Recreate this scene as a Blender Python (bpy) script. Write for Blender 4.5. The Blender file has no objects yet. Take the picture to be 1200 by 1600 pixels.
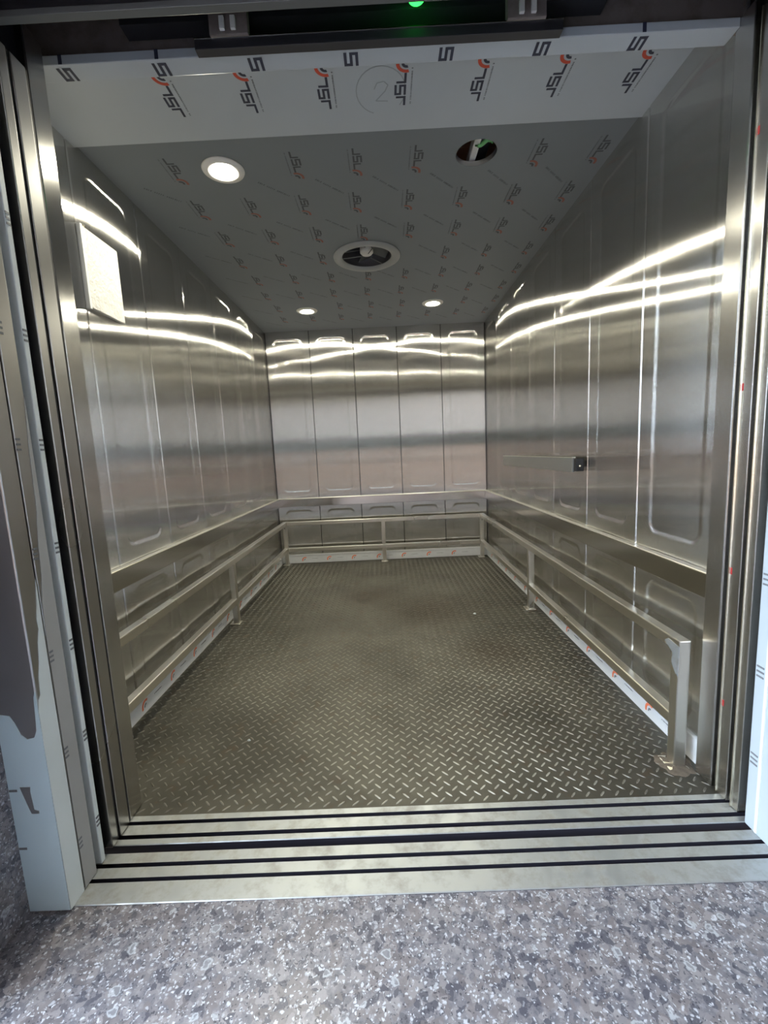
import bpy, bmesh, math, random
from mathutils import Vector, Matrix
random.seed(7)
SC = bpy.context.scene
COL = SC.collection

# ------------------------------------------------------------------ camera
CAM = (0.0578, -1.2583, 1.1233)
YAW, PITCH, ROLL, FPX = math.radians(-0.5542), math.radians(-7.6939), math.radians(-2.6618), 681.55
fw = Vector((math.sin(YAW)*math.cos(PITCH), math.cos(YAW)*math.cos(PITCH), math.sin(PITCH)))
rt = Vector((math.cos(YAW), -math.sin(YAW), 0)); up = rt.cross(fw)
r2 = rt*math.cos(ROLL)+up*math.sin(ROLL); u2 = -rt*math.sin(ROLL)+up*math.cos(ROLL)
cd = bpy.data.cameras.new('camera'); cam = bpy.data.objects.new('camera', cd); COL.objects.link(cam)
M3 = Matrix((r2, u2, -fw)).transposed()
cam.matrix_world = Matrix.Translation(CAM) @ M3.to_4x4()
cd.sensor_fit = 'VERTICAL'; cd.sensor_height = 36.0; cd.sensor_width = 27.0
cd.lens = FPX/1600*36.0; cd.clip_start = 0.02; cd.clip_end = 200
SC.camera = cam

# ------------------------------------------------------------------ light of the place
SKY_STRENGTH = 11.0
LED_STRENGTH = 560.0
EXPOSURE = 0.85
w = bpy.data.worlds.new('overcast_sky'); SC.world = w; w.use_nodes = True
bg = w.node_tree.nodes['Background']; bg.inputs[0].default_value = (0.72, 0.85, 1.0, 1); bg.inputs[1].default_value = SKY_STRENGTH
vs = SC.view_settings; vs.view_transform = 'Standard'; vs.look = 'None'; vs.exposure = EXPOSURE; vs.gamma = 1.0; vs.use_curve_mapping = False
SC.cycles.glossy_bounces = 6; SC.cycles.diffuse_bounces = 4; SC.cycles.max_bounces = 8
SC.cycles.sample_clamp_indirect = 6.0

# ------------------------------------------------------------------ node helpers
def new_mat(name):
    m = bpy.data.materials.new(name); m.use_nodes = True
    nt = m.node_tree; b = nt.nodes['Principled BSDF']
    return m, nt, b
def N(nt, typ, **kw):
    n = nt.nodes.new(typ)
    for k, v in kw.items(): setattr(n, k, v)
    return n
def coords(nt, scale=(1, 1, 1), kind='Object'):
    tc = N(nt, 'ShaderNodeTexCoord'); mp = N(nt, 'ShaderNodeMapping'); mp.inputs['Scale'].default_value = scale
    nt.links.new(tc.outputs[kind], mp.inputs[0]); return mp.outputs[0]
def world_coords(nt, scale=(1, 1, 1)):
    g = N(nt, 'ShaderNodeNewGeometry'); mp = N(nt, 'ShaderNodeMapping'); mp.inputs['Scale'].default_value = scale
    nt.links.new(g.outputs['Position'], mp.inputs[0]); return mp.outputs[0]
def noise(nt, vec, scale, detail=3, rough=0.55):
    n = N(nt, 'ShaderNodeTexNoise'); n.inputs['Scale'].default_value = scale; n.inputs['Detail'].default_value = detail; n.inputs['Roughness'].default_value = rough
    nt.links.new(vec, n.inputs['Vector']); return n.outputs['Fac']
def ramp(nt, fac, stops, interp='LINEAR'):
    r = N(nt, 'ShaderNodeValToRGB'); r.color_ramp.interpolation = interp
    el = r.color_ramp.elements
    while len(el) < len(stops): el.new(0.5)
    for e, (p, c) in zip(el, stops):
        e.position = p; e.color = (c, c, c, 1) if isinstance(c, (int, float)) else (*c, 1)
    nt.links.new(fac, r.inputs[0]); return r.outputs[0]
def mix(nt, a, b, fac, mode='MIX'):
    n = N(nt, 'ShaderNodeMix', data_type='RGBA', blend_type=mode)
    for s, v in ((0, fac), (6, a), (7, b)):
        if hasattr(v, 'is_linked'): nt.links.new(v, n.inputs[s])
        else: n.inputs[s].default_value = v if s == 0 else (*v, 1)
    return n.outputs[2]
def bump(nt, b, fac, strength=0.2, dist=0.002):
    n = N(nt, 'ShaderNodeBump'); n.inputs['Strength'].default_value = strength; n.inputs['Distance'].default_value = dist
    nt.links.new(fac, n.inputs['Height']); nt.links.new(n.outputs[0], b.inputs['Normal'])

MATS = {}
def brushed(name, col, rough, aniso, bumps=0.0, grain='V', var=0.06):
    """stainless sheet with its brushing running up (V) or along (H)"""
    m, nt, b = new_mat(name)
    b.inputs['Metallic'].default_value = 1.0
    g = N(nt, 'ShaderNodeNewGeometry')
    cr = N(nt, 'ShaderNodeVectorMath', operation='CROSS_PRODUCT'); cr.inputs[1].default_value = (0, 0, 1)
    nt.links.new(g.outputs['Normal'], cr.inputs[0])
    src = cr
    if grain == 'H':
        c2 = N(nt, 'ShaderNodeVectorMath', operation='CROSS_PRODUCT')
        nt.links.new(g.outputs['Normal'], c2.inputs[0]); nt.links.new(cr.outputs[0], c2.inputs[1]); src = c2
    nt.links.new(src.outputs[0], b.inputs['Tangent'])
    b.inputs['Anisotropic'].default_value = aniso
    sc = (260, 260, 3) if grain == 'V' else (3, 3, 260)
    fine = noise(nt, world_coords(nt, sc), 1.0, 2)
    big = noise(nt, world_coords(nt, (1.6, 1.6, 1.1)), 1.0, 3)
    lo = tuple(c*(1-var) for c in col); hi = tuple(min(1, c*(1+var)) for c in col)
    c = mix(nt, lo, hi, fine)
    c = mix(nt, c, tuple(x*0.82 for x in col), ramp(nt, big, [(0.55, 0.0), (0.75, 0.5)]))
    nt.links.new(c, b.inputs['Base Color'])
    r = ramp(nt, big, [(0.3, rough*0.9), (0.7, rough*1.15)]); nt.links.new(r, b.inputs['Roughness'])
    if bumps:
        # the brushing itself: countless fine scratches along the grain tip the surface sideways
        wn = N(nt, 'ShaderNodeTexWhiteNoise', noise_dimensions='3D'); nt.links.new(world_coords(nt, (7919, 7919, 7919)), wn.inputs['Vector'])
        sp = N(nt, 'ShaderNodeSeparateColor'); nt.links.new(wn.outputs['Color'], sp.inputs[0])
        ad = N(nt, 'ShaderNodeMath', operation='ADD'); nt.links.new(sp.outputs[0], ad.inputs[0]); nt.links.new(sp.outputs[1], ad.inputs[1])
        mu = N(nt, 'ShaderNodeMath', operation='MULTIPLY_ADD'); mu.inputs[1].default_value = bumps; mu.inputs[2].default_value = -bumps; nt.links.new(ad.outputs[0], mu.inputs[0])
        nm = N(nt, 'ShaderNodeVectorMath', operation='NORMALIZE'); nt.links.new(src.outputs[0], nm.inputs[0])
        sc2 = N(nt, 'ShaderNodeVectorMath', operation='SCALE'); nt.links.new(nm.outputs[0], sc2.inputs[0]); nt.links.new(mu.outputs[0], sc2.inputs['Scale'])
        sm = N(nt, 'ShaderNodeVectorMath', operation='ADD'); nt.links.new(g.outputs['Normal'], sm.inputs[0]); nt.links.new(sc2.outputs[0], sm.inputs[1])
        n2 = N(nt, 'ShaderNodeVectorMath', operation='NORMALIZE'); nt.links.new(sm.outputs[0], n2.inputs[0]); nt.links.new(n2.outputs[0], b.inputs['Normal'])
    MATS[name] = m; return m
def metal(name, col, rough, metallic=1.0, dirt=None, dscale=6.0, damt=0.5, scr=0.0):
    m, nt, b = new_mat(name)
    b.inputs['Metallic'].default_value = metallic; b.inputs['Roughness'].default_value = rough
    big = noise(nt, world_coords(nt), dscale, 5, 0.65)
    if dirt:
        c = mix(nt, col, dirt, ramp(nt, big, [(0.48, 0.0), (0.66, damt)]))
        nt.links.new(c, b.inputs['Base Color'])
        nt.links.new(ramp(nt, big, [(0.4, rough), (0.7, min(1, rough+0.25))]), b.inputs['Roughness'])
    else:
        b.inputs['Base Color'].default_value = (*col, 1)
        soft = noise(nt, world_coords(nt), 2.0, 1); nt.links.new(ramp(nt, soft, [(0.35, rough*0.93), (0.7, rough*1.08)]), b.inputs['Roughness'])
    if scr: bump(nt, b, noise(nt, world_coords(nt, (1, 60, 60)), 4.0, 2), scr, 0.001)
    MATS[name] = m; return m
def plain(name, col, rough=0.5, metallic=0.0, emit=None, estr=0.0, var=0.08, vscale=8.0, spec=0.5):
    m, nt, b = new_mat(name)
    b.inputs['Roughness'].default_value = rough; b.inputs['Metallic'].default_value = metallic
    b.inputs['Specular IOR Level'].default_value = spec
    n = noise(nt, world_coords(nt), vscale, 4)
    c = mix(nt, tuple(x*(1-var) for x in col), tuple(min(1, x*(1+var)) for x in col), n)
    nt.links.new(c, b.inputs['Base Color'])
    if emit:
        b.inputs['Emission Color'].default_value = (*emit, 1); b.inputs['Emission Strength'].default_value = estr
    MATS[name] = m; return m

brushed('steel_wall', (0.705, 0.695, 0.67), 0.095, 0.7, 0.95)
brushed('steel_return', (0.60, 0.59, 0.57), 0.22, 0.8, 0.25)
metal('steel_band', (0.58, 0.565, 0.53), 0.16)
metal('steel_lit_edge', (0.86, 0.84, 0.78), 0.38)  # paler steel for top strips, the light they catch put into the colour
metal('rail_chrome', (0.30, 0.305, 0.30), 0.36, 0.7)
metal('steel_tube', (0.76, 0.735, 0.67), 0.29)
metal('steel_dark', (0.10, 0.10, 0.115), 0.45, 0.8)
metal('steel_leaf', (0.50, 0.495, 0.49), 0.28, 1.0)
plain('film_grey', (0.40, 0.405, 0.40), 0.4, var=0.08, vscale=9.0)
metal('sill_aluminium', (0.46, 0.485, 0.495), 0.40, 0.75, (0.34, 0.32, 0.28), 17.0, 0.6, 0.10)
metal('header_paint', (0.30, 0.25, 0.23), 0.55, 0.3, (0.17, 0.13, 0.11), 7.0, 0.7)
metal('header_grey', (0.16, 0.17, 0.175), 0.5, 0.5)
metal('chrome_edge', (0.85, 0.80, 0.66), 0.2)
plain('rubber_black', (0.012, 0.012, 0.014), 0.6)
plain('void_black', (0.006, 0.006, 0.009), 0.9, spec=0.1)
plain('groove_shade', (0.022, 0.021, 0.032), 0.6, spec=0.3)  # near-black colour standing for the shade inside the sill grooves
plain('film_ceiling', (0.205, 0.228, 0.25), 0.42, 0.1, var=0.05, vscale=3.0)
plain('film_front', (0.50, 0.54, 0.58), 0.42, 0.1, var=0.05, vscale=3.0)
plain('film_pale', (0.72, 0.79, 0.80), 0.35, var=0.03)
plain('film_blue', (0.56, 0.72, 0.80), 0.35, var=0.03)
plain('film_jamb', (0.42, 0.48, 0.53), 0.35, var=0.03)
plain('fan_grey', (0.36, 0.37, 0.37), 0.45)
plain('film_base', (0.66, 0.68, 0.70), 0.40, var=0.10, vscale=14.0)
plain('print_navy', (0.030, 0.035, 0.065), 0.5)
plain('print_red', (0.62, 0.075, 0.035), 0.5)
plain('print_orange', (0.80, 0.20, 0.09), 0.5)
plain('print_grey', (0.16, 0.17, 0.19), 0.5)
plain('white_plastic', (0.80, 0.78, 0.74), 0.4)
plain('lamp_lens', (0.9, 0.9, 0.9), 0.4, emit=(1.0, 0.95, 0.755), estr=LED_STRENGTH)
plain('green_glow', (0.02, 0.5, 0.05), 0.3, emit=(0.02, 1.0, 0.06), estr=3.0)
plain('wood_brown', (0.55, 0.33, 0.20), 0.7, var=0.25, vscale=20)
plain('wire_green', (0.20, 0.55, 0.20), 0.5)
plain('weld_rust', (0.13, 0.105, 0.08), 0.8, 0.2, var=0.5, vscale=60)
plain('plaster_terracotta', (0.52, 0.36, 0.27), 0.8, var=0.12, vscale=1.5)
plain('plaster_cream', (0.74, 0.64, 0.56), 0.8)
plain('plaster_light', (0.62, 0.60, 0.57), 0.8)
plain('earth', (0.30, 0.22, 0.16), 0.9, var=0.3, vscale=0.7)
plain('hedge_dark', (0.030, 0.035, 0.025), 0.9, var=0.4, vscale=6)
plain('concrete_dark', (0.16, 0.155, 0.15), 0.9)
plain('red_mark', (0.35, 0.02, 0.02), 0.6)

# crumpled clear wrap over white card
def wrap_mat():
    m, nt, b = new_mat('plastic_wrap'); v = world_coords(nt)
    b.inputs['Base Color'].default_value = (0.70, 0.685, 0.66, 1); b.inputs['Roughness'].default_value = 0.32
    b.inputs['Coat Weight'].default_value = 0.8; b.inputs['Coat Roughness'].default_value = 0.06
    bump(nt, b, noise(nt, v, 30, 4, 0.65), 0.9, 0.014); MATS['plastic_wrap'] = m
wrap_mat()

def granite(name):
    m, nt, b = new_mat(name); v = world_coords(nt)
    nz = N(nt, 'ShaderNodeTexNoise'); nz.inputs['Scale'].default_value = 60; nz.inputs['Detail'].default_value = 4; nt.links.new(v, nz.inputs['Vector'])
    vv = mix(nt, v, nz.outputs['Color'], 0.022, 'ADD')
    def vor(scale, feat='F1', rnd=1.0):
        n = N(nt, 'ShaderNodeTexVoronoi', feature=feat); n.inputs['Scale'].default_value = scale; n.inputs['Randomness'].default_value = rnd
        nt.links.new(vv, n.inputs['Vector']); sp = N(nt, 'ShaderNodeSeparateColor')
        if feat == 'F1': nt.links.new(n.outputs['Color'], sp.inputs[0])
        return n, sp
    def mul(a_, c_):
        n = N(nt, 'ShaderNodeMath', operation='MULTIPLY'); nt.links.new(a_, n.inputs[0]); nt.links.new(c_, n.inputs[1]); return n.outputs[0]
    n1 = noise(nt, v, 26, 8, 0.78)
    col = ramp(nt, n1, [(0.30, (0.07, 0.068, 0.078)), (0.44, (0.17, 0.155, 0.16)), (0.56, (0.25, 0.225, 0.215)), (0.72, (0.36, 0.325, 0.30))])
    c1, s1 = vor(70)
    col = mix(nt, col, (0.07, 0.068, 0.082), ramp(nt, s1.outputs[0], [(0.66, 0.0), (0.80, 0.8)]))
    c6, s6 = vor(34); col = mix(nt, col, (0.20, 0.165, 0.15), ramp(nt, s6.outputs[1], [(0.60, 0.0), (0.75, 0.6)]))
    col = mix(nt, col, (0.34, 0.30, 0.275), ramp(nt, s1.outputs[1], [(0.72, 0.0), (0.80, 0.6)]))
    # small pale grains, rounded off inside their cells
    c2, s2 = vor(120)
    g = mul(ramp(nt, s2.outputs[1], [(0.76, 0.0), (0.86, 0.9)]), ramp(nt, c2.outputs['Distance'], [(0.30, 1.0), (0.52, 0.0)]))
    col = mix(nt, col, (0.60, 0.58, 0.57), g)
    c5, s5 = vor(210)
    g = mul(ramp(nt, s5.outputs[0], [(0.80, 0.0), (0.90, 0.85)]), ramp(nt, c5.outputs['Distance'], [(0.30, 1.0), (0.55, 0.0)]))
    col = mix(nt, col, (0.70, 0.68, 0.66), g)
    g = mul(ramp(nt, s5.outputs[2], [(0.82, 0.0), (0.90, 0.8)]), ramp(nt, c5.outputs['Distance'], [(0.35, 1.0), (0.6, 0.0)]))
    col = mix(nt, col, (0.035, 0.035, 0.045), g)
    # a few round crystals with a pale rim
    c4, s4 = vor(24); pick = ramp(nt, s4.outputs[2], [(0.86, 0.0), (0.88, 1.0)]); d = c4.outputs['Distance']
    col = mix(nt, col, (0.25, 0.24, 0.235), mul(ramp(nt, d, [(0.30, 0.8), (0.33, 0.0)]), pick))
    col = mix(nt, col, (0.50, 0.49, 0.47), mul(ramp(nt, d, [(0.26, 0.0), (0.29, 0.8), (0.32, 0.8), (0.36, 0.0)]), pick))
    col = mix(nt, col, (0.90, 0.95, 1.06), 1.0, 'MULTIPLY')
    nt.links.new(col, b.inputs['Base Color']); b.inputs['Roughness'].default_value = 0.33
    bump(nt, b, noise(nt, v, 120, 2), 0.05, 0.001)
    MATS[name] = m
granite('granite')

def plate_mat(name, base, lug):
    m, nt, b = new_mat(name); v = world_coords(nt)
    b.inputs['Metallic'].default_value = 0.85
    big = noise(nt, v, 1.7, 5, 0.6); fine = noise(nt, v, 14, 5, 0.7)
    c = mix(nt, base, tuple(x*0.62 for x in base), ramp(nt, big, [(0.40, 0.0), (0.62, 1.0)]))
    c = mix(nt, c, (0.15, 0.095, 0.055), ramp(nt, fine, [(0.56, 0.0), (0.78, 0.55)]))
    # two old brown spill stains right of the middle
    for (sx, sy, rr) in ((0.62, 1.05, 0.28), (0.35, 1.75, 0.42), (-0.1, 2.1, 0.3)):
        g = N(nt, 'ShaderNodeVectorMath', operation='DISTANCE'); g.inputs[1].default_value = (sx, sy, 0); nt.links.new(v, g.inputs[0])
        ad = N(nt, 'ShaderNodeMath', operation='MULTIPLY_ADD'); ad.inputs[1].default_value = 0.5; nt.links.new(fine, ad.inputs[0]); nt.links.new(g.outputs['Value'], ad.inputs[2])
        c = mix(nt, c, (0.055, 0.04, 0.028), ramp(nt, ad.outputs[0], [(0.18+rr*0.4, 0.6), (0.25+rr, 0.0)]))
    if lug:
        # lugs worn bright in the middle, darkened along the sides and towards the back
        sx_ = N(nt, 'ShaderNodeSeparateXYZ'); nt.links.new(v, sx_.inputs[0])
        def dulling(sock, stops, amp):
            q = N(nt, 'ShaderNodeMath', operation='MULTIPLY_ADD'); q.inputs[1].default_value = amp; nt.links.new(fine, q.inputs[0]); nt.links.new(sock, q.inputs[2])
            m_ = N(nt, 'ShaderNodeMapRange'); nt.links.new(q.outputs[0], m_.inputs[0])
            for k_, x_ in zip((1, 2, 3, 4), stops): m_.inputs[k_].default_value = x_
            return m_.outputs[0]
        ab = N(nt, 'ShaderNodeMath', operation='ABSOLUTE'); nt.links.new(sx_.outputs[0], ab.inputs[0])
        c = mix(nt, c, tuple(x*0.36 for x in base), dulling(ab.outputs[0], (0.80, 1.15, 0.0, 0.9), 0.5))
        c = mix(nt, c, tuple(x*0.27 for x in base), dulling(sx_.outputs[1], (1.0, 2.0, 0.0, 1.0), 0.8))
    nt.links.new(c, b.inputs['Base Color'])
    nt.links.new(ramp(nt, fine, [(0.3, 0.34 if lug else 0.46), (0.75, 0.6 if lug else 0.68)]), b.inputs['Roughness'])
    if not lug: bump(nt, b, noise(nt, v, 150, 3), 0.12, 0.001)
    MATS[name] = m
plate_mat('tread_plate', (0.125, 0.121, 0.104), False)
plate_mat('tread_lug', (0.50, 0.48, 0.42), True)

# ------------------------------------------------------------------ mesh helpers
class MB:
    def __init__(s): s.v = []; s.f = []; s.smooth = False
    def quad(s, *p):
        i = len(s.v); s.v += [tuple(q) for q in p]; s.f.append(tuple(range(i, i+len(p)))); return s
    def box(s, x0, x1, y0, y1, z0, z1, bev=0.0):
        if bev <= 0:
            i = len(s.v)
            s.v += [(x0,y0,z0),(x1,y0,z0),(x1,y1,z0),(x0,y1,z0),(x0,y0,z1),(x1,y0,z1),(x1,y1,z1),(x0,y1,z1)]
            s.f += [tuple(i+k for k in q) for q in ((3,2,1,0),(4,5,6,7),(0,1,5,4),(1,2,6,5),(2,3,7,6),(3,0,4,7))]
            return s
        bm = bmesh.new(); bmesh.ops.create_cube(bm, size=1.0)
        for q in bm.verts: q.co = ((x0+x1)/2+q.co.x*(x1-x0), (y0+y1)/2+q.co.y*(y1-y0), (z0+z1)/2+q.co.z*(z1-z0))
        bmesh.ops.bevel(bm, geom=bm.edges[:], offset=bev, segments=2, affect='EDGES', profile=0.5)
        s.add_bm(bm); return s
    def add_bm(s, bm):
        i = len(s.v); bm.verts.index_update()
        s.v += [tuple(q.co) for q in bm.verts]; s.f += [tuple(i+q.index for q in f.verts) for f in bm.faces]; bm.free()
    def prism(s, poly, fn, d0, d1):
        """poly: 2D loop; fn(a,b,d)->xyz; extruded from d0 to d1"""
        n = len(poly); i = len(s.v)
        s.v += [fn(a, b, d0) for a, b in poly]+[fn(a, b, d1) for a, b in poly]
        s.f.append(tuple(i+k for k in range(n))[::-1]); s.f.append(tuple(i+n+k for k in range(n)))
        s.f += [(i+k, i+(k+1) % n, i+n+(k+1) % n, i+n+k) for k in range(n)]; return s
    def lathe(s, prof, c, n=40, axis='Z', cap=False):
        i = len(s.v)
        for (r, h) in prof:
            for k in range(n):
                a = 2*math.pi*k/n; ca, sa = r*math.cos(a), r*math.sin(a)
                s.v.append({'Z': (c[0]+ca, c[1]+sa, c[2]+h), 'Y': (c[0]+ca, c[1]+h, c[2]+sa), 'X': (c[0]+h, c[1]+ca, c[2]+sa)}[axis])
        for j in range(len(prof)-1):
            for k in range(n):
                s.f.append((i+j*n+k, i+j*n+(k+1) % n, i+(j+1)*n+(k+1) % n, i+(j+1)*n+k))
        if cap:
            s.f.append(tuple(i+k for k in range(n))[::-1]); s.f.append(tuple(i+(len(prof)-1)*n+k for k in range(n)))
        return s
    def tube(s, pts, r, n=8):
        pts = [Vector(p) for p in pts]; i = len(s.v)
        for j, p in enumerate(pts):
            t = (pts[min(j+1, len(pts)-1)]-pts[max(j-1, 0)]).normalized()
            a = t.orthogonal().normalized(); b2 = t.cross(a)
            for k in range(n):
                q = p+a*r*math.cos(2*math.pi*k/n)+b2*r*math.sin(2*math.pi*k/n); s.v.append(tuple(q))
        for j in range(len(pts)-1):
            for k in range(n): s.f.append((i+j*n+k, i+j*n+(k+1) % n, i+(j+1)*n+(k+1) % n, i+(j+1)*n+k))
        return s
    def mesh(s, name, mat, smooth=False, fix=True):
        me = bpy.data.meshes.new(name); me.from_pydata(s.v, [], s.f)
        if fix:
            bm = bmesh.new(); bm.from_mesh(me); bmesh.ops.recalc_face_normals(bm, faces=bm.faces[:]); bm.to_mesh(me); bm.free()
        me.materials.append(MATS[mat])
        if smooth:
            for p in me.polygons: p.use_smooth = True
        me.update(); return me
    def build(s, name, mat, parent=None, smooth=False, fix=True):
        return link(name, s.mesh(name, mat, smooth, fix), parent)
def link(name, me, parent=None, loc=None):
    o = bpy.data.objects.new(name, me); COL.objects.link(o)
    if parent: o.parent = parent
    if loc: o.location = loc
    return o
def tag(o, label=None, cat=None, group=None, kind=None):
    if label: o['label'] = label
    if cat: o['category'] = cat
    if group: o['group'] = group
    if kind: o['kind'] = kind
    return o
def empty(name, label, cat, kind=None, group=None):
    """root at the origin: its parts carry world coordinates"""
    o = bpy.data.objects.new(name, None); COL.objects.link(o); o.empty_display_size = 0.1
    return tag(o, label, cat, group, kind)

W, D, H = 1.10, 3.30, 2.371          # half width, depth, ceiling height of the car
YF = 0.105                            # where the side wall panels begin

# ------------------------------------------------------------------ wall panels
def axis_lines(a0, a1, zones, coarse, fine):
    """grid lines from a0 to a1: fine inside zones, coarse outside"""
    out = [a0]; a = a0
    while a < a1-1e-6:
        step = coarse
        for z0, z1 in zones:
            if z0-1e-6 <= a < z1-1e-6: step = fine; lim = z1; break
        else:
            lim = min([z0 for z0, z1 in zones if z0 > a+1e-6]+[a1])
        n = max(1, math.ceil((lim-a)/step)); 
        for k in range(1, n+1): out.append(a+(lim-a)*k/n)
        a = lim
    return out
def ss(x): x = max(0, min(1, x)); return x*x*(3-2*x)
def rr_sd(u, v, u0, u1, v0, v1, r):
    cx, cy, hx, hy = (u0+u1)/2, (v0+v1)/2, (u1-u0)/2-r, (v1-v0)/2-r
    dx, dy = abs(u-cx)-hx, abs(v-cy)-hy
    return math.hypot(max(dx, 0), max(dy, 0))+min(max(dx, dy), 0)-r
def panel_mesh(name, w, seed):
    rnd = random.Random(seed)
    h = w/2; g = 0.0012; m = 0.088 if w > 0.45 else 0.083
    u0, u1 = -h+m, h-m; zs = ((0.13, 0.560), (0.765, 2.285)); r = 0.045
    ul = axis_lines(-h+g, h-g, [(-h+g, -h+0.009), (u0-0.014, u0+0.05), (u1-0.05, u1+0.014), (h-0.009, h-g)], 0.03, 0.0045)
    vz = []
    for a, b in zs: vz += [(a-0.014, a+0.05), (b-0.05, b+0.014)]
    vl = axis_lines(0.0, H, vz, 0.06, 0.0045)
    A = rnd.uniform(0.0040, 0.0065); ph = rnd.uniform(0, 6)
    def d(u, v):
        U = u/h; V = (v-H/2)/(H/2)
        z = -A*(1-U*U)*(1-V*V*V*V)+0.0005*math.sin(2.3*v+ph)*(1-U*U)
        for a, b in zs:
            z -= 0.0030*ss((0.010-rr_sd(u, v, u0, u1, a, b, r))/0.020)
        e = h-g-abs(u)
        if e < 0.006: z -= 0.005*(1-math.sqrt(max(0, 1-(1-e/0.006)**2)))
        return z
    vs = [(u, -d(u, v), v) for v in vl for u in ul]; n = len(ul)       # room side is -Y
    fs = [(j*n+i, j*n+i+1, (j+1)*n+i+1, (j+1)*n+i) for j in range(len(vl)-1) for i in range(n-1)]
    # returned flanges at both long sides and a flat back, so that the sheet has depth
    b0 = len(vs); T = 0.02
    for v in (0.0, H):
        for u in (-h+g, h-g): vs.append((u, T, v))
    fs += [(b0+1, b0, b0+2, b0+3)]
    left = [j*n for j in range(len(vl))]; right = [j*n+n-1 for j in range(len(vl))]
    fs.append(tuple(left)+(b0+2, b0)); fs.append(tuple(right[::-1])+(b0+1, b0+3))
    me = bpy.data.meshes.new(name); me.from_pydata(vs, [], fs); me.materials.append(MATS['steel_wall'])
    for p in me.polygons: p.use_smooth = len(p.vertices) == 4 and p.index < len(fs)-3
    me.update(); return me
pw = (D-YF)/7; pb = 2*W/5
side_meshes = [panel_mesh('side_panel', pw, k) for k in range(3)]
back_meshes = [panel_mesh('back_panel', pb, 10+k) for k in range(3)]
def wall(name, label, mats):
    root = empty(name, label, 'wall', 'structure')
    for i, (me, x, y, rz) in enumerate(mats):
        o = link('panel', me, root, (x, y, 0)); o.rotation_euler.z = rz
    return root
wl = wall('wall_left', 'brushed steel panelled side wall carrying the white wrapped plate', [(side_meshes[i % 3], -W, YF+pw*(i+0.5), math.pi/2) for i in range(7)])
wr = wall('wall_right', 'brushed steel panelled side wall carrying the flat handrail', [(side_meshes[(i+1) % 3], W, YF+pw*(i+0.5), -math.pi/2) for i in range(7)])
wb = wall('wall_back', 'brushed steel end wall of five embossed panels facing the doorway', [(back_meshes[i % 3], -W+pb*(i+0.5), D, 0) for i in range(5)])
for root, bx in ((wl, (-W-0.05, -W-0.022, YF, D+0.05)), (wr, (W+0.022, W+0.05, YF, D+0.05)), (wb, (-W-0.02, W+0.02, D+0.022, D+0.05))):
    MB().box(*bx, 0.0, H+0.1).build('backing_sheet', 'steel_dark', root)

# polished bands that run round the walls
def band(name, label, prof_fn, d0, d1):
    poly = [(-0.002, 0.606), (0.024, 0.606), (0.027, 0.609), (0.027, 0.687), (0.024, 0.690), (-0.002, 0.690)]
    o = empty(name, label, 'wall trim', 'structure')
    MB().prism(poly, prof_fn, d0, d1).build('band_face', 'steel_band', o)
    MB().prism([(0.0, 0.690), (0.0275, 0.690), (0.0285, 0.6915), (0.0275, 0.693), (0.0, 0.693)], prof_fn, d0, d1).build('lit_edge', 'steel_lit_edge', o); return o  # paler strip paints the light along the top of the band
band('trim_1', 'polished steel bumper band along the left wall above the rails', lambda a, b, d: (-W+a, d, b), YF, D-0.001)
band('trim_2', 'polished steel bumper band along the right wall below the handrail', lambda a, b, d: (W-a, d, b), YF, D-0.001)
band('trim_3', 'polished steel bumper band across the back wall', lambda a, b, d: (d, D-a, b), -W+0.0275, W-0.0275)

# ------------------------------------------------------------------ logo print on the protective film
def arc_poly(cx, cy, r0, r1, a0, a1, n=10):
    out = [(cx+r1*math.cos(a0+(a1-a0)*k/n), cy+r1*math.sin(a0+(a1-a0)*k/n)) for k in range(n+1)]
    return out+[(cx+r0*math.cos(a1+(a0-a1)*k/n), cy+r0*math.sin(a1+(a0-a1)*k/n)) for k in range(n+1)]
def logo_polys(which='JSL'):
    R = lambda a0, a1, b0, b1: [(a0, b0), (a1, b0), (a1, b1), (a0, b1)]
    J = [R(0, .040, 0, .008), R(.032, .040, .008, .034)]
    S = [R(.046, .088, 0, .008), R(.080, .088, .008, .024), R(.046, .088, .016, .024), R(.046, .054, .024, .040), R(.046, .088, .032, .040)]
    L = [R(.094, .134, 0, .008), R(.094, .102, .008, .034)]
    navy = {'JSL': J+S+L, 'SL': S+L, 'S': S}[which]
    return navy
def print_mesh(name, polys, mat):
    """flat print 0.4 mm thick in the local XY plane (X reading direction, Y letter-up)"""
    mb = MB()
    for p in polys: mb.prism(p, lambda a, b, d: (a, b, d), 0.0, 0.0004)
    return mb.mesh(name, mat)
ME_JSL = print_mesh('printed_letters', logo_polys('JSL'), 'print_navy')
ME_SL = print_mesh('printed_letters_cut', logo_polys('SL'), 'print_navy')
ME_ARC = print_mesh('printed_arc', [arc_poly(.170, .002, .024, .035, math.radians(70), math.radians(195))], 'print_red')
ME_ARC2 = print_mesh('printed_inner_arc', [arc_poly(.170, .002, .008, .017, math.radians(60), math.radians(200), 8)], 'print_navy')
ME_OARC = print_mesh('printed_arc_orange', [arc_poly(.0, .0, .022, .033, math.radians(60), math.radians(200))], 'print_orange')
ME_OARC2 = print_mesh('printed_dot_orange', [arc_poly(.0, .0, .006, .013, math.radians(60), math.radians(200), 6)], 'print_grey')
def ticks(length, hgt, seed, pitch=0.006):
    rnd = random.Random(seed); out = []; a = 0
    while a < length:
        b = a+pitch*rnd.uniform(0.35, 0.7); out.append([(a, 0), (b, 0), (b, hgt*rnd.uniform(0.7, 1)), (a, hgt)]); a += pitch*(1 if rnd.random() > 0.12 else 2)
    return out
ME_SMALL = print_mesh('small_print', ticks(.150, .005, 3), 'print_grey')
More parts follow.
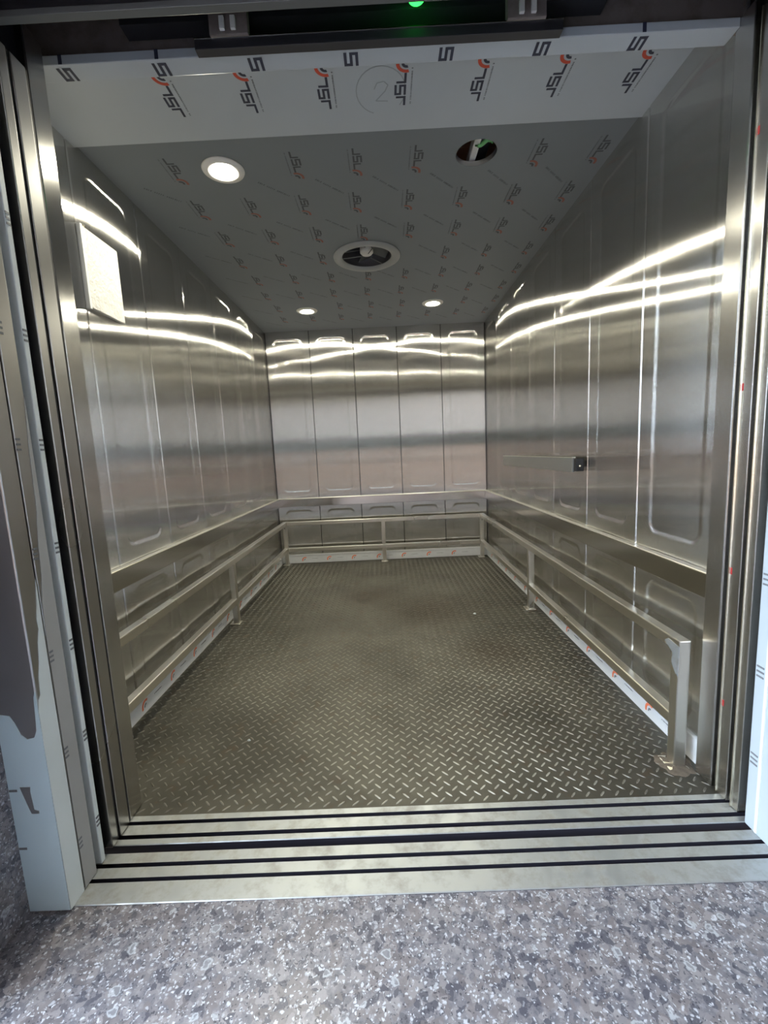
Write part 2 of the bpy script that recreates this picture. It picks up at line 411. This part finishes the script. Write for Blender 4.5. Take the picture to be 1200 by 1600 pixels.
ME_DIAG = print_mesh('watermark_print', ticks(.165, .011, 5, 0.009), 'print_grey')
plain('print_faded', (0.065, 0.07, 0.082), 0.5); plain('print_faded_red', (0.30, 0.10, 0.075), 0.5); plain('print_faded_grey', (0.11, 0.12, 0.135), 0.5); plain('pencil', (0.34, 0.37, 0.40), 0.6)
FADED = {}
for me_, mt_ in ((ME_JSL, 'print_faded'), (ME_ARC, 'print_faded_red'), (ME_ARC2, 'print_faded'), (ME_SMALL, 'print_faded_grey'), (ME_DIAG, 'print_faded_grey')):
    c_ = me_.copy(); c_.materials[0] = MATS[mt_]; FADED[me_] = c_
def stamp(me, parent, origin, xdir, ydir, name):
    x = Vector(xdir).normalized(); y = Vector(ydir).normalized(); z = x.cross(y)
    o = link(name, me, parent); o.matrix_local = Matrix.Translation(origin) @ Matrix((x, y, z)).transposed().to_4x4(); return o
def logo(parent, origin, xdir, ydir, small=True, arc=True, faded=False):
    F = (lambda m_: FADED[m_]) if faded else (lambda m_: m_)
    p = stamp(F(ME_JSL), parent, origin, xdir, ydir, 'printed_logo')
    I = Matrix.Identity(4)
    if arc:
        a = link('printed_arc', F(ME_ARC), p); b = link('printed_arc', F(ME_ARC2), p)
    if small:
        s = link('small_print', F(ME_SMALL), p); s.location = (0.005, -0.020, 0)

# ------------------------------------------------------------------ ceiling
HOLE = (0.502, 0.792, 0.086); FAN = (-0.005, 1.725, 0.165)
LAMPS = ((-0.590, 0.815), (-0.566, 2.710), (0.516, 2.665))
ceil = empty('ceiling', 'film covered steel ceiling of the lift car printed with logos', 'ceiling', 'structure')
def holed_plate(x0, x1, y0, y1, z0, z1, holes):
    bm = bmesh.new()
    def loop(pts):
        vs = [bm.verts.new((x, y, z0)) for x, y in pts]
        for k in range(len(vs)): bm.edges.new((vs[k], vs[(k+1) % len(vs)]))
    loop([(x0, y0), (x1, y0), (x1, y1), (x0, y1)])
    for cx, cy, r in holes: loop([(cx+r*math.cos(2*math.pi*k/48), cy+r*math.sin(2*math.pi*k/48)) for k in range(48)])
    bmesh.ops.triangle_fill(bm, edges=bm.edges[:], use_beauty=True)
    ext = bmesh.ops.extrude_face_region(bm, geom=bm.faces[:])
    for v in ext['geom']:
        if isinstance(v, bmesh.types.BMVert): v.co.z = z1
    mb = MB(); mb.add_bm(bm); return mb
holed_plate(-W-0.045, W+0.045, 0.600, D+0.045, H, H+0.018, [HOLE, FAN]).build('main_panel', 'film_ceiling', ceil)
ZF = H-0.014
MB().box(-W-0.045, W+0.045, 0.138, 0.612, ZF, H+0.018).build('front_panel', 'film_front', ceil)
# logos on the front sheet read towards the doorway, on the main sheet away from it
for k in range(7):
    x = 0.957-0.2635*k
    logo(ceil, (x+0.018, 0.490, ZF-0.0002), (0, -1, 0), (-1, 0, 0))
for r in range(8):
    y = 0.722+0.302*r
    for k in range(9):
        x = 1.040-0.262*k-0.02*(r % 2)
        if x < -1.03: continue
        if math.hypot(x-HOLE[0], y+0.08-HOLE[1]) < 0.16 and r == 0: continue
        if math.hypot(x-FAN[0], y+0.08-FAN[1]) < 0.26: continue
        if any(math.hypot(x-a, y+0.08-b) < 0.17 for a, b in LAMPS): continue
        logo(ceil, (x-0.018, y, H-0.0002), (0, 1, 0), (1, 0, 0), small=(r < 3), faded=True)
for r in range(7):
    for k in range(8):
        x = 0.840-0.262*k; y = 0.915+0.345*r
        if any(math.hypot(x+0.06-a, y+0.06-b) < c for a, b, c in ((HOLE[0], HOLE[1], 0.18), (FAN[0], FAN[1], 0.30), *[(a, b, 0.18) for a, b in LAMPS])): continue
        stamp(FADED[ME_DIAG], ceil, (x, y, H-0.0002), (0.7, 0.7, 0), (0.7, -0.7, 0), 'watermark_print')
# pencilled 2 in a ring on the front sheet
def pencil(pts, name):
    mb = MB(); P = [Vector((x, y, 0)) for x, y in pts]
    for a, b in zip(P[:-1], P[1:]):
        n = (b-a).cross(Vector((0, 0, 1))).normalized()*0.0018
        mb.prism([((a+n).x, (a+n).y), ((b+n).x, (b+n).y), ((b-n).x, (b-n).y), ((a-n).x, (a-n).y)], lambda q, s, d: (q, s, d), ZF-0.0005, ZF+0.001)
    return mb.build(name, 'pencil', ceil)
pencil([(0.075, 0.415), (0.085, 0.390), (0.108, 0.385), (0.122, 0.400), (0.112, 0.425), (0.080, 0.465), (0.122, 0.468)], 'pencil_number')
pencil([(0.098+0.085*math.cos(t*0.22+1.9), 0.425+0.10*math.sin(t*0.22+1.9)) for t in range(24)], 'pencil_ring')

# open lamp hole: a can with timber, a green clip and a bracket above it
hl = empty('lamp_opening', 'open round lamp cut-out in the ceiling with timber and green wire inside', 'opening')
MB().lathe([(HOLE[2]-0.001, 0.0), (HOLE[2]-0.001, 0.02)], (HOLE[0], HOLE[1], H), 48).build('cut_edge', 'steel_leaf', hl, True)
MB().box(HOLE[0]-0.22, HOLE[0]+0.22, HOLE[1]-0.22, HOLE[1]+0.22, H+0.155, H+0.16).build('roof_sheet', 'wood_brown', hl)
for a in ((-0.22, -0.215, -0.22, 0.22), (0.215, 0.22, -0.22, 0.22), (-0.215, 0.215, -0.22, -0.215), (-0.215, 0.215, 0.215, 0.22)):
    MB().box(HOLE[0]+a[0], HOLE[0]+a[1], HOLE[1]+a[2], HOLE[1]+a[3], H+0.02, H+0.155).build('side_sheet', 'wood_brown', hl)
MB().box(HOLE[0]-0.012, HOLE[0]+0.016, HOLE[1]-0.09, HOLE[1]+0.215, H+0.030, H+0.075, 0.003).build('bracket', 'white_plastic', hl)
MB().box(HOLE[0]+0.018, HOLE[0]+0.070, HOLE[1]-0.02, HOLE[1]+0.20, H+0.060, H+0.12, 0.004).build('junction_box', 'steel_dark', hl)
MB().tube([(HOLE[0]+0.0+0.010*k, HOLE[1]-0.010+0.012*math.sin(k), H+0.028+0.002*k) for k in range(8)], 0.009).build('green_wire', 'wire_green', hl, True)

# ceiling fan set flush in its ring
fan = empty('ceiling_fan', 'round flush ventilation fan with a pale ring in the ceiling', 'fan')
fx, fy, fr = FAN
MB().lathe([(0.158, 0.004), (0.158, -0.004), (0.170, -0.014), (0.196, -0.014), (0.212, -0.006), (0.214, 0.0), (0.2, 0.0)], (fx, fy, H), 56).build('ring', 'fan_grey', fan, True)
MB().lathe([(0.160, 0.0), (0.160, 0.11), (0.02, 0.112), (0.0005, 0.112)], (fx, fy, H), 48).build('housing', 'steel_dark', fan, True)
MB().lathe([(0.0005, -0.002), (0.030, 0.0), (0.042, 0.012), (0.042, 0.06), (0.0005, 0.062)], (fx, fy, H+0.012), 28).build('hub', 'white_plastic', fan, True)
for k in range(5):
    a = 2*math.pi*k/5+0.4; mb = MB()
    for (r0, w0, r1, w1) in ((0.040, 0.020, 0.150, 0.048),):
        pts = []
        for (r, wd, s, z) in ((r0, w0, -1, 0.045), (r1, w1, -1, 0.055), (r1, w1, 1, 0.020), (r0, w0, 1, 0.028)):
            pts.append((fx+r*math.cos(a)-s*wd*math.sin(a), fy+r*math.sin(a)+s*wd*math.cos(a), H+z+0.008))
        i = len(mb.v); mb.v += pts+[(x, y, z+0.003) for x, y, z in pts]
        mb.f += [(0, 1, 2, 3), (7, 6, 5, 4), (0, 1, 5, 4), (1, 2, 6, 5), (2, 3, 7, 6), (3, 0, 4, 7)]
    mb.build('blade', 'header_grey', fan)
for k in range(3):
    a = 2*math.pi*k/3+0.9
    MB().tube([(fx+0.03*math.cos(a), fy+0.03*math.sin(a), H+0.006), (fx+0.162*math.cos(a), fy+0.162*math.sin(a), H+0.004)], 0.003, 6).build('guard_spoke', 'header_grey', fan)

# recessed downlights
for (x, y), lab in zip(LAMPS, ('glowing round downlight nearest the doorway on the left of the ceiling', 'glowing round downlight at the back left of the ceiling', 'glowing round downlight at the back right of the ceiling')):
    t = empty('downlight', lab, 'light', group='ceiling downlights')
    MB().lathe([(0.043, -0.002), (0.047, -0.008), (0.075, -0.010), (0.088, -0.004), (0.090, 0.0), (0.045, 0.0), (0.043, -0.002)], (x, y, H), 40).build('trim_ring', 'white_plastic', t, True)
    MB().lathe([(0.0005, -0.0075), (0.030, -0.007), (0.043, -0.0045)], (x, y, H), 40).build('lens', 'lamp_lens', t, True)

# ------------------------------------------------------------------ car floor
fl = empty('floor', 'dark steel tread plate floor of the lift car with raised lugs', 'floor', 'structure')
MB().box(-W-0.02, W+0.02, 0.0, D+0.02, -0.03, 0.0).build('plate', 'tread_plate', fl)
def lug_geo(mb, cx, cy, sgn):
    ax = Vector((1, sgn, 0)).normalized(); ay = Vector((-ax.y, ax.x, 0)); L_, w_, t = 0.0165, 0.0034, 0.0020
    base = [(-L_, 0), (-L_*.55, -w_), (L_*.55, -w_), (L_, 0), (L_*.55, w_), (-L_*.55, w_)]
    top = [(-L_*.62, 0), (-L_*.42, -w_*.35), (L_*.42, -w_*.35), (L_*.62, 0), (L_*.42, w_*.35), (-L_*.42, w_*.35)]
    i = len(mb.v); c = Vector((cx, cy, 0))
    for z, lp in ((-0.0003, base), (t, top)):
        for a, b in lp: q = c+ax*a+ay*b; mb.v.append((q.x, q.y, z))
    mb.f += [(i+k, i+(k+1) % 6, i+6+(k+1) % 6, i+6+k) for k in range(6)]+[tuple(i+6+k for k in range(6))]
P = 0.047
spots = []
for j in range(int(D/P)+1):
    for i in range(-24, 25):
        spots.append((i*P+0.004, 0.020+j*P, 1)); spots.append((i*P+0.004+P/2, 0.020+(j+0.5)*P, -1))
spots = [s for s in spots if abs(s[0]) < W-0.02 and s[1] < D-0.02]
spots.sort(key=lambda s: (s[0]-CAM[0])**2*0.25+(s[1]-CAM[1])**2)
near = [s for s in spots if -0.80 < s[0] < 1.05][:300]; ns = set(near)
lug_me = {}
for sgn in (1, -1):
    mb = MB(); lug_geo(mb, 0, 0, sgn); lug_me[sgn] = mb.mesh('tread_lug', 'tread_lug')
for (x, y, s) in near: link('tread_lug', lug_me[s], fl, (x, y, 0))
mb = MB()
for (x, y, s) in spots:
    if (x, y, s) not in ns: lug_geo(mb, x, y, s)
o = mb.build('tread_pattern', 'tread_lug', fl); o['kind'] = 'stuff'

# ------------------------------------------------------------------ sills
def sill(name, label, y_hi, y_lo, grooves, x0, x1):
    prof = [(y_hi, -0.035), (y_hi, 0.001)]
    for g1, g0 in grooves: prof += [(g1, 0.001), (g1, -0.024), (g0, -0.024), (g0, 0.001)]
    prof += [(y_lo+0.002, 0.001), (y_lo, -0.001), (y_lo, -0.035)]
    root = empty(name, label, 'door sill', 'structure')
    mb = MB(); n = len(prof); mb.v = [(x0, a, b) for a, b in prof]+[(x1, a, b) for a, b in prof]
    mb.f = [(k, k+1, n+k+1, n+k) for k in range(n-1)]+[(n-1, 0, n, 2*n-1)]
    so = mb.build('sill_plate', 'sill_aluminium', root); so.data.materials.append(MATS['groove_shade'])
    for p in so.data.polygons:
        if p.center.z < -0.003 and p.center.z > -0.034: p.material_index = 1  # groove walls and sill fronts coloured dark for their shade
    for g1, g0 in grooves: MB().box(x0, x1, g0+0.0005, g1-0.0005, -0.0238, -0.0215).build('groove_bed_shade', 'void_black', root)  # black strip on the groove bed, painted shade
    return root
sill('car_sill', 'grooved aluminium sill at the edge of the tread plate floor', 0.0, -0.106, [(-0.021, -0.035), (-0.071, -0.086)], -1.15, 1.14)
sill('landing_sill', 'grooved aluminium sill beside the granite landing floor', -0.133, -0.280, [(-0.165, -0.178), (-0.209, -0.221)], -1.15, 1.12)
o = MB().box(-1.2, 1.2, -0.133, -0.106, -0.60, -0.20).build('shaft_gap_shade', 'void_black'); tag(o, 'black block painting the shade in the gap between the two sills', 'gap', kind='structure')  # black block gives the gap its shade by colour

# ------------------------------------------------------------------ left: front return and retracted door leaves
o = MB().box(-1.12, -0.805, -0.016, 0.050, 0.002, 2.237, 0.003).build('trim_4', 'steel_return'); tag(o, 'brushed steel front return post on the left of the car', 'door post', kind='structure')
for nm, y0, y1, x1, mat, lab in (
    ('door_1', -0.076, -0.030, -0.800, 'steel_leaf', 'retracted inner car door leaf seen edge-on beside the left return'),
    ('door_2', -0.116, -0.088, -0.800, 'steel_leaf', 'retracted outer car door leaf seen edge-on before the shaft gap')):
    o = empty(nm, lab, 'door', 'structure')
    MB().box(-1.12, x1, y0, y1, 0.004, 2.12, 0.002).build('leaf', mat, o)
    MB().box(x1-0.012, x1-0.004, y1, y1+0.010, 0.004, 2.12).build('leaf_gap_shade', 'rubber_black', o)  # black strip stands in for the shade in the gap beside the leaf
for nm, y0, y1, x1, lab in (
    ('door_3', -0.166, -0.150, -0.800, 'retracted inner landing door leaf with film on its edge'),
    ('door_4', -0.236, -0.190, -0.800, 'retracted outer landing door leaf with film on its edge')):
    o = empty(nm, lab, 'door', 'structure')
    MB().box(-1.12, x1, y0, y1, 0.004, 2.10, 0.002).build('leaf', 'film_pale' if nm == 'door_3' else 'steel_leaf', o)
    if nm == 'door_4':
        # film left on the lower half, its top edge torn to a point
        poly = [(-0.2355, 0.004), (-0.1905, 0.004), (-0.1905, 1.30), (-0.200, 1.18), (-0.206, 1.02), (-0.216, 0.95), (-0.222, 0.86), (-0.232, 0.80), (-0.2355, 0.70)]
        MB().prism(poly, lambda a, b, d: (d, a, b), x1, x1+0.0012).build('protective_film', 'film_grey', o)
    for k in range(7):
        z = 0.12+0.262*k; s = MB()
        for q in range(3): s.box(x1+0.0005, x1+0.0018, y0+0.001, y0+0.013, z+0.012*q, z+0.012*q+0.005)
        s.build('printed_mark', 'print_grey', o)
o = MB().box(-1.13, -0.826, -0.2385, 0.0, 0.003, 2.3).build('pocket_shade', 'void_black'); tag(o, 'black block painting the shade behind the retracted door leaves', 'painted shade', kind='structure')  # solid black, shade between the leaves put into the colour
for y0, y1 in ((-0.190, -0.166),):
    pass

# ------------------------------------------------------------------ right: return and closing posts
o = MB().box(1.062, 1.13, 0.030, 0.100, 0.002, 2.237, 0.004).build('trim_5', 'steel_return'); tag(o, 'brushed steel front return post on the right of the car', 'door post', kind='structure')
for nm, y0, y1, x0, lab in (('trim_6', -0.030, 0.012, 1.066, 'narrow steel closing post next to the right return'), ('trim_7', -0.076, -0.048, 1.066, 'narrow steel closing post nearest the landing on the right')):
    o = empty(nm, lab, 'door post', 'structure')
    MB().box(x0, 1.12, y0, y1, 0.003, 2.20, 0.002).build('post', 'steel_return', o)
    MB().box(x0-0.004, x0+0.004, y1-0.004, y1, 0.003, 2.20, 0.001).build('bright_edge', 'chrome_edge', o)
    if nm == 'trim_6':
        for z in (0.30, 0.72, 1.25, 1.9): MB().box(x0-0.0006, x0+0.002, y1-0.012, y1-0.006, z, z+0.02).build('red_mark', 'red_mark', o)
o = MB().box(1.112, 1.135, -0.115, 0.03, 0.003, 2.2).build('pocket_shade', 'void_black'); tag(o, 'black strip painting the shade behind the right closing posts', 'painted shade', kind='structure')  # black filler stands in for shade between the posts

# ------------------------------------------------------------------ landing frame
fr = empty('door_frame', 'steel landing door frame with partly peeled protective film', 'door frame', 'structure')
MB().box(-0.905, -0.800, -0.290, -0.240, 0.0, 2.16, 0.003).build('jamb', 'steel_leaf', fr)
MB().box(1.062, 1.165, -0.290, -0.106, 0.0, 2.16, 0.003).build('jamb', 'film_jamb', fr)
MB().box(1.0585, 1.0625, -0.150, -0.142, 0.004, 2.16, 0.001).build('film_edge', 'film_base', fr)
MB().box(-0.905, 1.165, -0.290, -0.235, 2.16, 2.30).build('head', 'steel_dark', fr)
# film on the face of the left jamb, torn off above
poly = [(-0.9055, 0.002), (-0.8015, 0.002), (-0.8005, 0.60), (-0.806, 0.585), (-0.812, 0.50), (-0.820, 0.482), (-0.838, 0.478), (-0.852, 0.490), (-0.862, 0.520), (-0.872, 0.540), (-0.905, 0.545),
        (-0.9055, 0.5)]
ff = MB().prism(poly, lambda a, b, d: (a, d, b), -0.2912, -0.2899).build('protective_film', 'film_blue', fr)
poly = [(-0.2905, 0.002), (-0.241, 0.002), (-0.241, 0.86), (-0.248, 0.80), (-0.255, 0.765), (-0.2535, 0.74), (-0.262, 0.71), (-0.268, 0.66), (-0.275, 0.63), (-0.279, 0.585), (-0.286, 0.575), (-0.2905, 0.55)]
MB().prism(poly, lambda a, b, d: (d, a, b), -0.8002, -0.7988).build('protective_film', 'film_pale', fr)
MB().prism([(-0.876, 0.352), (-0.850, 0.352), (-0.852, 0.340), (-0.849, 0.290), (-0.838, 0.287), (-0.838, 0.279), (-0.857, 0.279), (-0.863, 0.30)], lambda a, b, d: (a, d, b), -0.2918, -0.2908).build('film_tear', 'steel_leaf', fr)
for z in (0.34, 0.18): MB().box(-0.904, -0.884, -0.2918, -0.2908, z, z+0.006).build('printed_mark', 'print_grey', fr)
for k in range(4):
    z = 0.20+0.262*k; s = MB()
    for q in range(3): s.box(1.0608, 1.0625, -0.135, -0.112, z+0.014*q, z+0.014*q+0.005)
    s.build('printed_mark', 'print_grey', fr)

# ------------------------------------------------------------------ header above the opening
lip = empty('trim_8', 'film covered car transom over the opening printed with cut logos', 'transom', 'structure')
MB().box(-1.10, 1.062, 0.082, 0.138, 2.213, 2.237, 0.002).build('transom_lip', 'film_front', lip)
MB().box(-1.10, 1.10, 0.116, 0.138, 2.237, 2.40).build('transom_web', 'header_paint', lip)
MB().box(-1.10, 1.10, -0.02, 0.16, 2.40, 2.42).build('header_top', 'steel_dark', lip)
for k in range(8):
    x = 0.805-0.2645*k
    p = stamp(ME_SL, lip, (x+0.02, 0.181, 2.2126), (0, -1, 0), (-1, 0, 0), 'printed_logo')
    MB().box(x-0.004, x+0.006, 0.0812, 0.0822, 2.2135, 2.2365).build('printed_stroke', 'print_navy', lip)
# keep only the part of the print that lies on the lip
S_ONLY = print_mesh('printed_letter', logo_polys('S'), 'print_navy')
for c in lip.children:
    if c.name.startswith('printed_logo'): c.data = S_ONLY
op = empty('door_operator', 'dark door drive beam over the opening with a bright upper edge', 'door drive')
MB().box(-0.397, 0.573, 0.045, 0.070, 2.200, 2.226, 0.001).build('cover_bar', 'steel_dark', op)
MB().box(-0.397, 0.573, 0.0435, 0.0455, 2.2245, 2.2270).build('bright_edge', 'chrome_edge', op)
MB().box(-0.60, 0.70, 0.066, 0.112, 2.285, 2.40).build('track_housing', 'steel_dark', op)
for x in (-0.317, -0.288, 0.461, 0.492): MB().box(x-0.0065, x+0.0065, 0.028, 0.036, 2.232, 2.262, 0.001).build('roller_bracket', 'white_plastic', op)
for x in (-0.302, 0.476): MB().box(x-0.05, x+0.05, 0.036, 0.060, 2.226, 2.40).build('hanger_plate', 'header_paint', op)
gl = empty('indicator_lamp', 'small glowing green indicator lamp at the top of the opening', 'light')
MB().lathe([(0.0005, -0.017), (0.012, -0.015), (0.021, -0.007), (0.023, 0.004), (0.023, 0.02)], (0.19, 0.030, 2.283), 24).build('lens', 'green_glow', gl, True)
MB().lathe([(0.026, 0.004), (0.026, 0.03), (0.0005, 0.031)], (0.19, 0.030, 2.283), 24).build('holder', 'rubber_black', gl, True)
MB().box(0.16, 0.22, 0.028, 0.062, 2.314, 2.34).build('mount', 'steel_dark', gl)
lt = empty('landing_door_track', 'grey landing door track beam crossing the top of the opening', 'door track')
MB().box(-1.12, 1.06, -0.118, -0.105, 2.166, 2.40).build('beam_web', 'steel_dark', lt)
MB().box(-1.12, 1.06, -0.120, -0.100, 2.152, 2.166, 0.001).build('beam_flange', 'header_grey', lt)
MB().box(-1.12, 1.06, -0.190, -0.182, 2.176, 2.186).build('track_lip', 'header_grey', lt)
MB().box(-1.12, 1.10, -0.235, 0.16, 2.42, 2.44).build('shaft_cover', 'void_black', lt)

# ------------------------------------------------------------------ skirting with film
def skirt(name, label, fn, d0, d1, marks):
    root = empty(name, label, 'skirting', 'structure')
    MB().prism([(-0.002, 0.0), (0.012, 0.0), (0.012, 0.088), (0.009, 0.092), (-0.002, 0.092)], fn, d0, d1).build('skirting_board', 'film_base', root)
    for (o, xd, yd) in marks:
        a = stamp(ME_OARC, root, o, xd, yd, 'printed_arc'); link('printed_dot', ME_OARC2, a)
        xv = Vector(xd); 
        t = stamp(ME_SMALL, root, Vector(o)+xv*0.075+Vector((0, 0, 0.012)), xd, yd, 'small_print'); t.scale = (0.45, 1, 1)
    return root
skirt('baseboard_right', 'film wrapped skirting along the right wall with orange arcs', lambda a, b, d: (W-a, d, b), YF, D-0.001, [((W-0.0121, 0.400+0.266*k, 0.030), (0, -1, 0), (0, 0, 1)) for k in range(11)])
skirt('baseboard_left', 'film wrapped skirting along the left wall with orange arcs', lambda a, b, d: (-W+a, d, b), YF, D-0.001, [((-W+0.0121, 0.330+0.266*k, 0.030), (0, 1, 0), (0, 0, 1)) for k in range(11)])
skirt('baseboard_back', 'film wrapped skirting along the back wall', lambda a, b, d: (d, D-a, b), -W+0.013, W-0.013, [((-0.85+0.266*k, D-0.0121, 0.030), (1, 0, 0), (0, 0, 1)) for k in range(7)])

# ------------------------------------------------------------------ welded bumper rail
ra = empty('bumper_rail', 'low welded square tube bumper rail round three sides of the car', 'rail')
T = 0.040; XR = 1.004; ZT, ZB = 0.459, 0.182; YB = D-0.096; B = 0.004
Y0 = 0.122
def part(name, *b): return MB().box(*b, B).build(name, 'steel_tube', ra)
for z1 in (ZT, ZB):
    nm = 'top_rail' if z1 == ZT else 'lower_rail'
    for s in (-1, 1):
        xs = sorted((s*XR, s*(XR+T)))
        part(nm, xs[0], xs[1], Y0+T-0.004, YB+T, z1-T, z1)
    part(nm, -XR+0.001, XR-0.001, YB, YB+T-0.001, z1-T+0.0005, z1-0.0005)
for s in (-1, 1):
    xs = sorted((s*XR, s*(XR+T)))
    for y in (Y0, 1.66 if s > 0 else 1.62, YB-0.0005):
        part('post', xs[0]-0.0006*(y == Y0)+0.0008*(y != Y0), xs[1]+(0.0006 if y == Y0 else -0.0008), y, y+T, -0.0005, ZT-(0.0 if y == Y0 else T-0.002))
        MB().box(xs[0]-0.022, xs[1]+0.006, y-0.016, y+T+0.016, -0.0005, 0.005, 0.002).build('base_plate', 'steel_tube', ra)
part('post', -T/2, T/2, YB+0.001, YB+T-0.002, -0.0005, ZT-T+0.002)
MB().box(-T/2-0.015, T/2+0.015, YB-0.022, YB+T+0.008, -0.0005, 0.005, 0.002).build('base_plate', 'steel_tube', ra)
for s in (-1, 1): MB().lathe([(0.0005, -0.003), (0.0045, -0.002), (0.006, 0.002)], (s*(XR+0.02), YB-0.0008, 0.395), 10, 'Y').build('rivet', 'steel_dark', ra)
# scuffed bare patches where film was pulled off the end post
MB().prism([(Y0-0.0005, 0.44), (Y0+0.055, 0.447), (Y0+0.075, 0.432), (Y0+0.045, 0.415), (Y0+0.030, 0.405), (Y0+0.034, 0.37), (Y0+0.014, 0.345), (Y0+0.001, 0.335)], lambda a, b, d: (d, a, b), XR-0.0016, XR+0.002).build('grinding_mark', 'sill_aluminium', ra)
# ragged weld and grout at the foot of the end post
def lump(name, cx, cy, rx, ry, h, seed, mat, parent=None):
    rnd = random.Random(seed); mb = MB(); n = 26; ph = [rnd.uniform(0.75, 1.25) for _ in range(n)]
    rings = ((1.0, -0.0006), (0.86, 0.5), (0.55, 0.9), (0.2, 1.0))
    for (k, z) in rings:
        for i in range(n):
            a = 2*math.pi*i/n; q = k*(ph[i]*0.7+ph[(i+1) % n]*0.3)
            mb.v.append((cx+rx*q*math.cos(a), cy+ry*q*math.sin(a), z if z < 0 else h*z*rnd.uniform(0.7, 1.1)))
    for j in range(len(rings)-1):
        for i in range(n): mb.f.append((j*n+i, j*n+(i+1) % n, (j+1)*n+(i+1) % n, (j+1)*n+i))
    mb.f.append(tuple((len(rings)-1)*n+i for i in range(n)))
    return mb.build(name, mat, parent, True)
lump('weld_bead', 1.022, 0.140, 0.062, 0.060, 0.007, 3, 'weld_rust', ra)
lump('weld_bead', XR+0.02, 1.68, 0.045, 0.045, 0.006, 4, 'weld_rust', ra)

# ------------------------------------------------------------------ handrail on the right wall
hr = empty('handrail', 'flat polished steel handrail bar with black ends on the right wall', 'handrail')
MB().box(1.034, 1.050, 1.045, 2.40, 0.978, 1.053, 0.002).build('bar', 'rail_chrome', hr); MB().box(1.033, 1.051, 1.045, 2.40, 1.053, 1.056).build('lit_edge', 'steel_lit_edge', hr)  # top strip made paler to paint the light on the bar
for y in (1.018, 2.400): MB().box(1.040, 1.085, y, y+0.028, 0.982, 1.050, 0.006).build('end_cap', 'rubber_black', hr)
for y in (1.10, 1.72, 2.33): MB().box(1.051, 1.103, y, y+0.03, 1.00, 1.035, 0.003).build('bracket', 'steel_dark', hr)
MB().lathe([(0.0005, -0.004), (0.005, -0.003), (0.007, 0.002)], (1.062, 1.0178, 1.010), 12, 'Y').build('bolt', 'chrome_edge', hr, True)

# ------------------------------------------------------------------ wrapped plate on the left wall
wp = empty('control_panel', 'white plate in crumpled clear plastic on the left wall', 'panel')
MB().box(-W-0.003, -1.086, 0.572, 0.800, 1.752, 2.058, 0.003).build('plate', 'plastic_wrap', wp)
MB().box(-W-0.003, -1.084, 0.560, 0.574, 1.745, 2.062, 0.002).build('edge_strip', 'film_base', wp)
for y, z in ((0.582, 2.072), (0.790, 1.99)): MB().lathe([(0.0005, 0.010), (0.006, 0.009), (0.008, 0.0)], (-W-0.002, y+0.02, z), 12, 'X').build('screw', 'chrome_edge', wp, True)

# ------------------------------------------------------------------ small litter on the floor
for x, y, r, lab in ((0.62, 1.62, 0.010, 'pale crumb of plaster near the middle right rail post'), (-0.545, 0.36, 0.007, 'tiny pale chip on the tread plate at the front left')):
    o = lump('plaster_crumb', x, y, r, r*0.8, r*0.8, int(r*1e4), 'film_pale'); tag(o, lab, 'debris')

# ------------------------------------------------------------------ landing
lf = MB().box(-6.0, 5.0, -5.0, -0.280, -0.06, -0.002).build('landing_floor', 'granite'); tag(lf, 'speckled granite floor of the landing before the lift', 'floor', kind='structure')
for nm, x0, x1, lab in (('wall_front_left', -6.0, -0.905, 'granite clad landing wall left of the door frame'), ('wall_front_right', 1.165, 5.0, 'granite clad landing wall right of the door frame')):
    o = MB().box(x0, x1, -0.55, -0.20, -0.002, 3.2).build(nm, 'granite'); tag(o, lab, 'wall', kind='structure')
o = MB().box(-0.905, 1.165, -0.55, -0.20, 2.30, 3.2).build('wall_front_top', 'granite'); tag(o, 'granite clad landing wall above the door frame', 'wall', kind='structure')
o = MB().box(-2.4, 5.0, -5.2, -0.20, 3.2, 3.35).build('ceiling_landing', 'plaster_light'); tag(o, 'plain plastered ceiling of the landing', 'ceiling', kind='structure')
o = empty('wall_opposite', 'landing wall opposite the lift with a terracotta dado', 'wall', 'structure')
MB().box(-6.0, 5.0, -5.2, -5.0, -0.06, 1.25).build('dado', 'plaster_terracotta', o)
MB().box(-6.0, 5.0, -5.2, -4.98, 1.25, 1.62).build('dado_rail', 'hedge_dark', o)
MB().box(-6.0, 5.0, -5.2, -5.0, 1.62, 3.2).build('upper_plaster', 'plaster_cream', o)
o = MB().box(4.9, 5.1, -5.0, -0.55, -0.06, 3.2).build('wall_landing_right', 'plaster_light'); tag(o, 'plastered end wall of the landing', 'wall', kind='structure')
o = MB().box(-80, 60, -60, 40, -0.9, -0.8).build('ground', 'earth'); tag(o, 'brown earth outside the landing', 'ground', kind='structure')

# ------------------------------------------------------------------ unseen shaft box added round the car to stop sky light leaking in
sh = empty('shaft_light_block', 'unseen dark shaft box added round the car to block sky light', 'wall', 'structure')
for b_ in ((-1.62, -1.50, -0.20, 3.75, -0.6, 3.2), (1.50, 1.62, -0.20, 3.75, -0.6, 3.2), (-1.50, 1.50, 3.62, 3.75, -0.6, 3.2), (-1.62, 1.62, -0.20, 3.75, 3.2, 3.35)):
    MB().box(*b_).build('shaft_side', 'concrete_dark', sh)
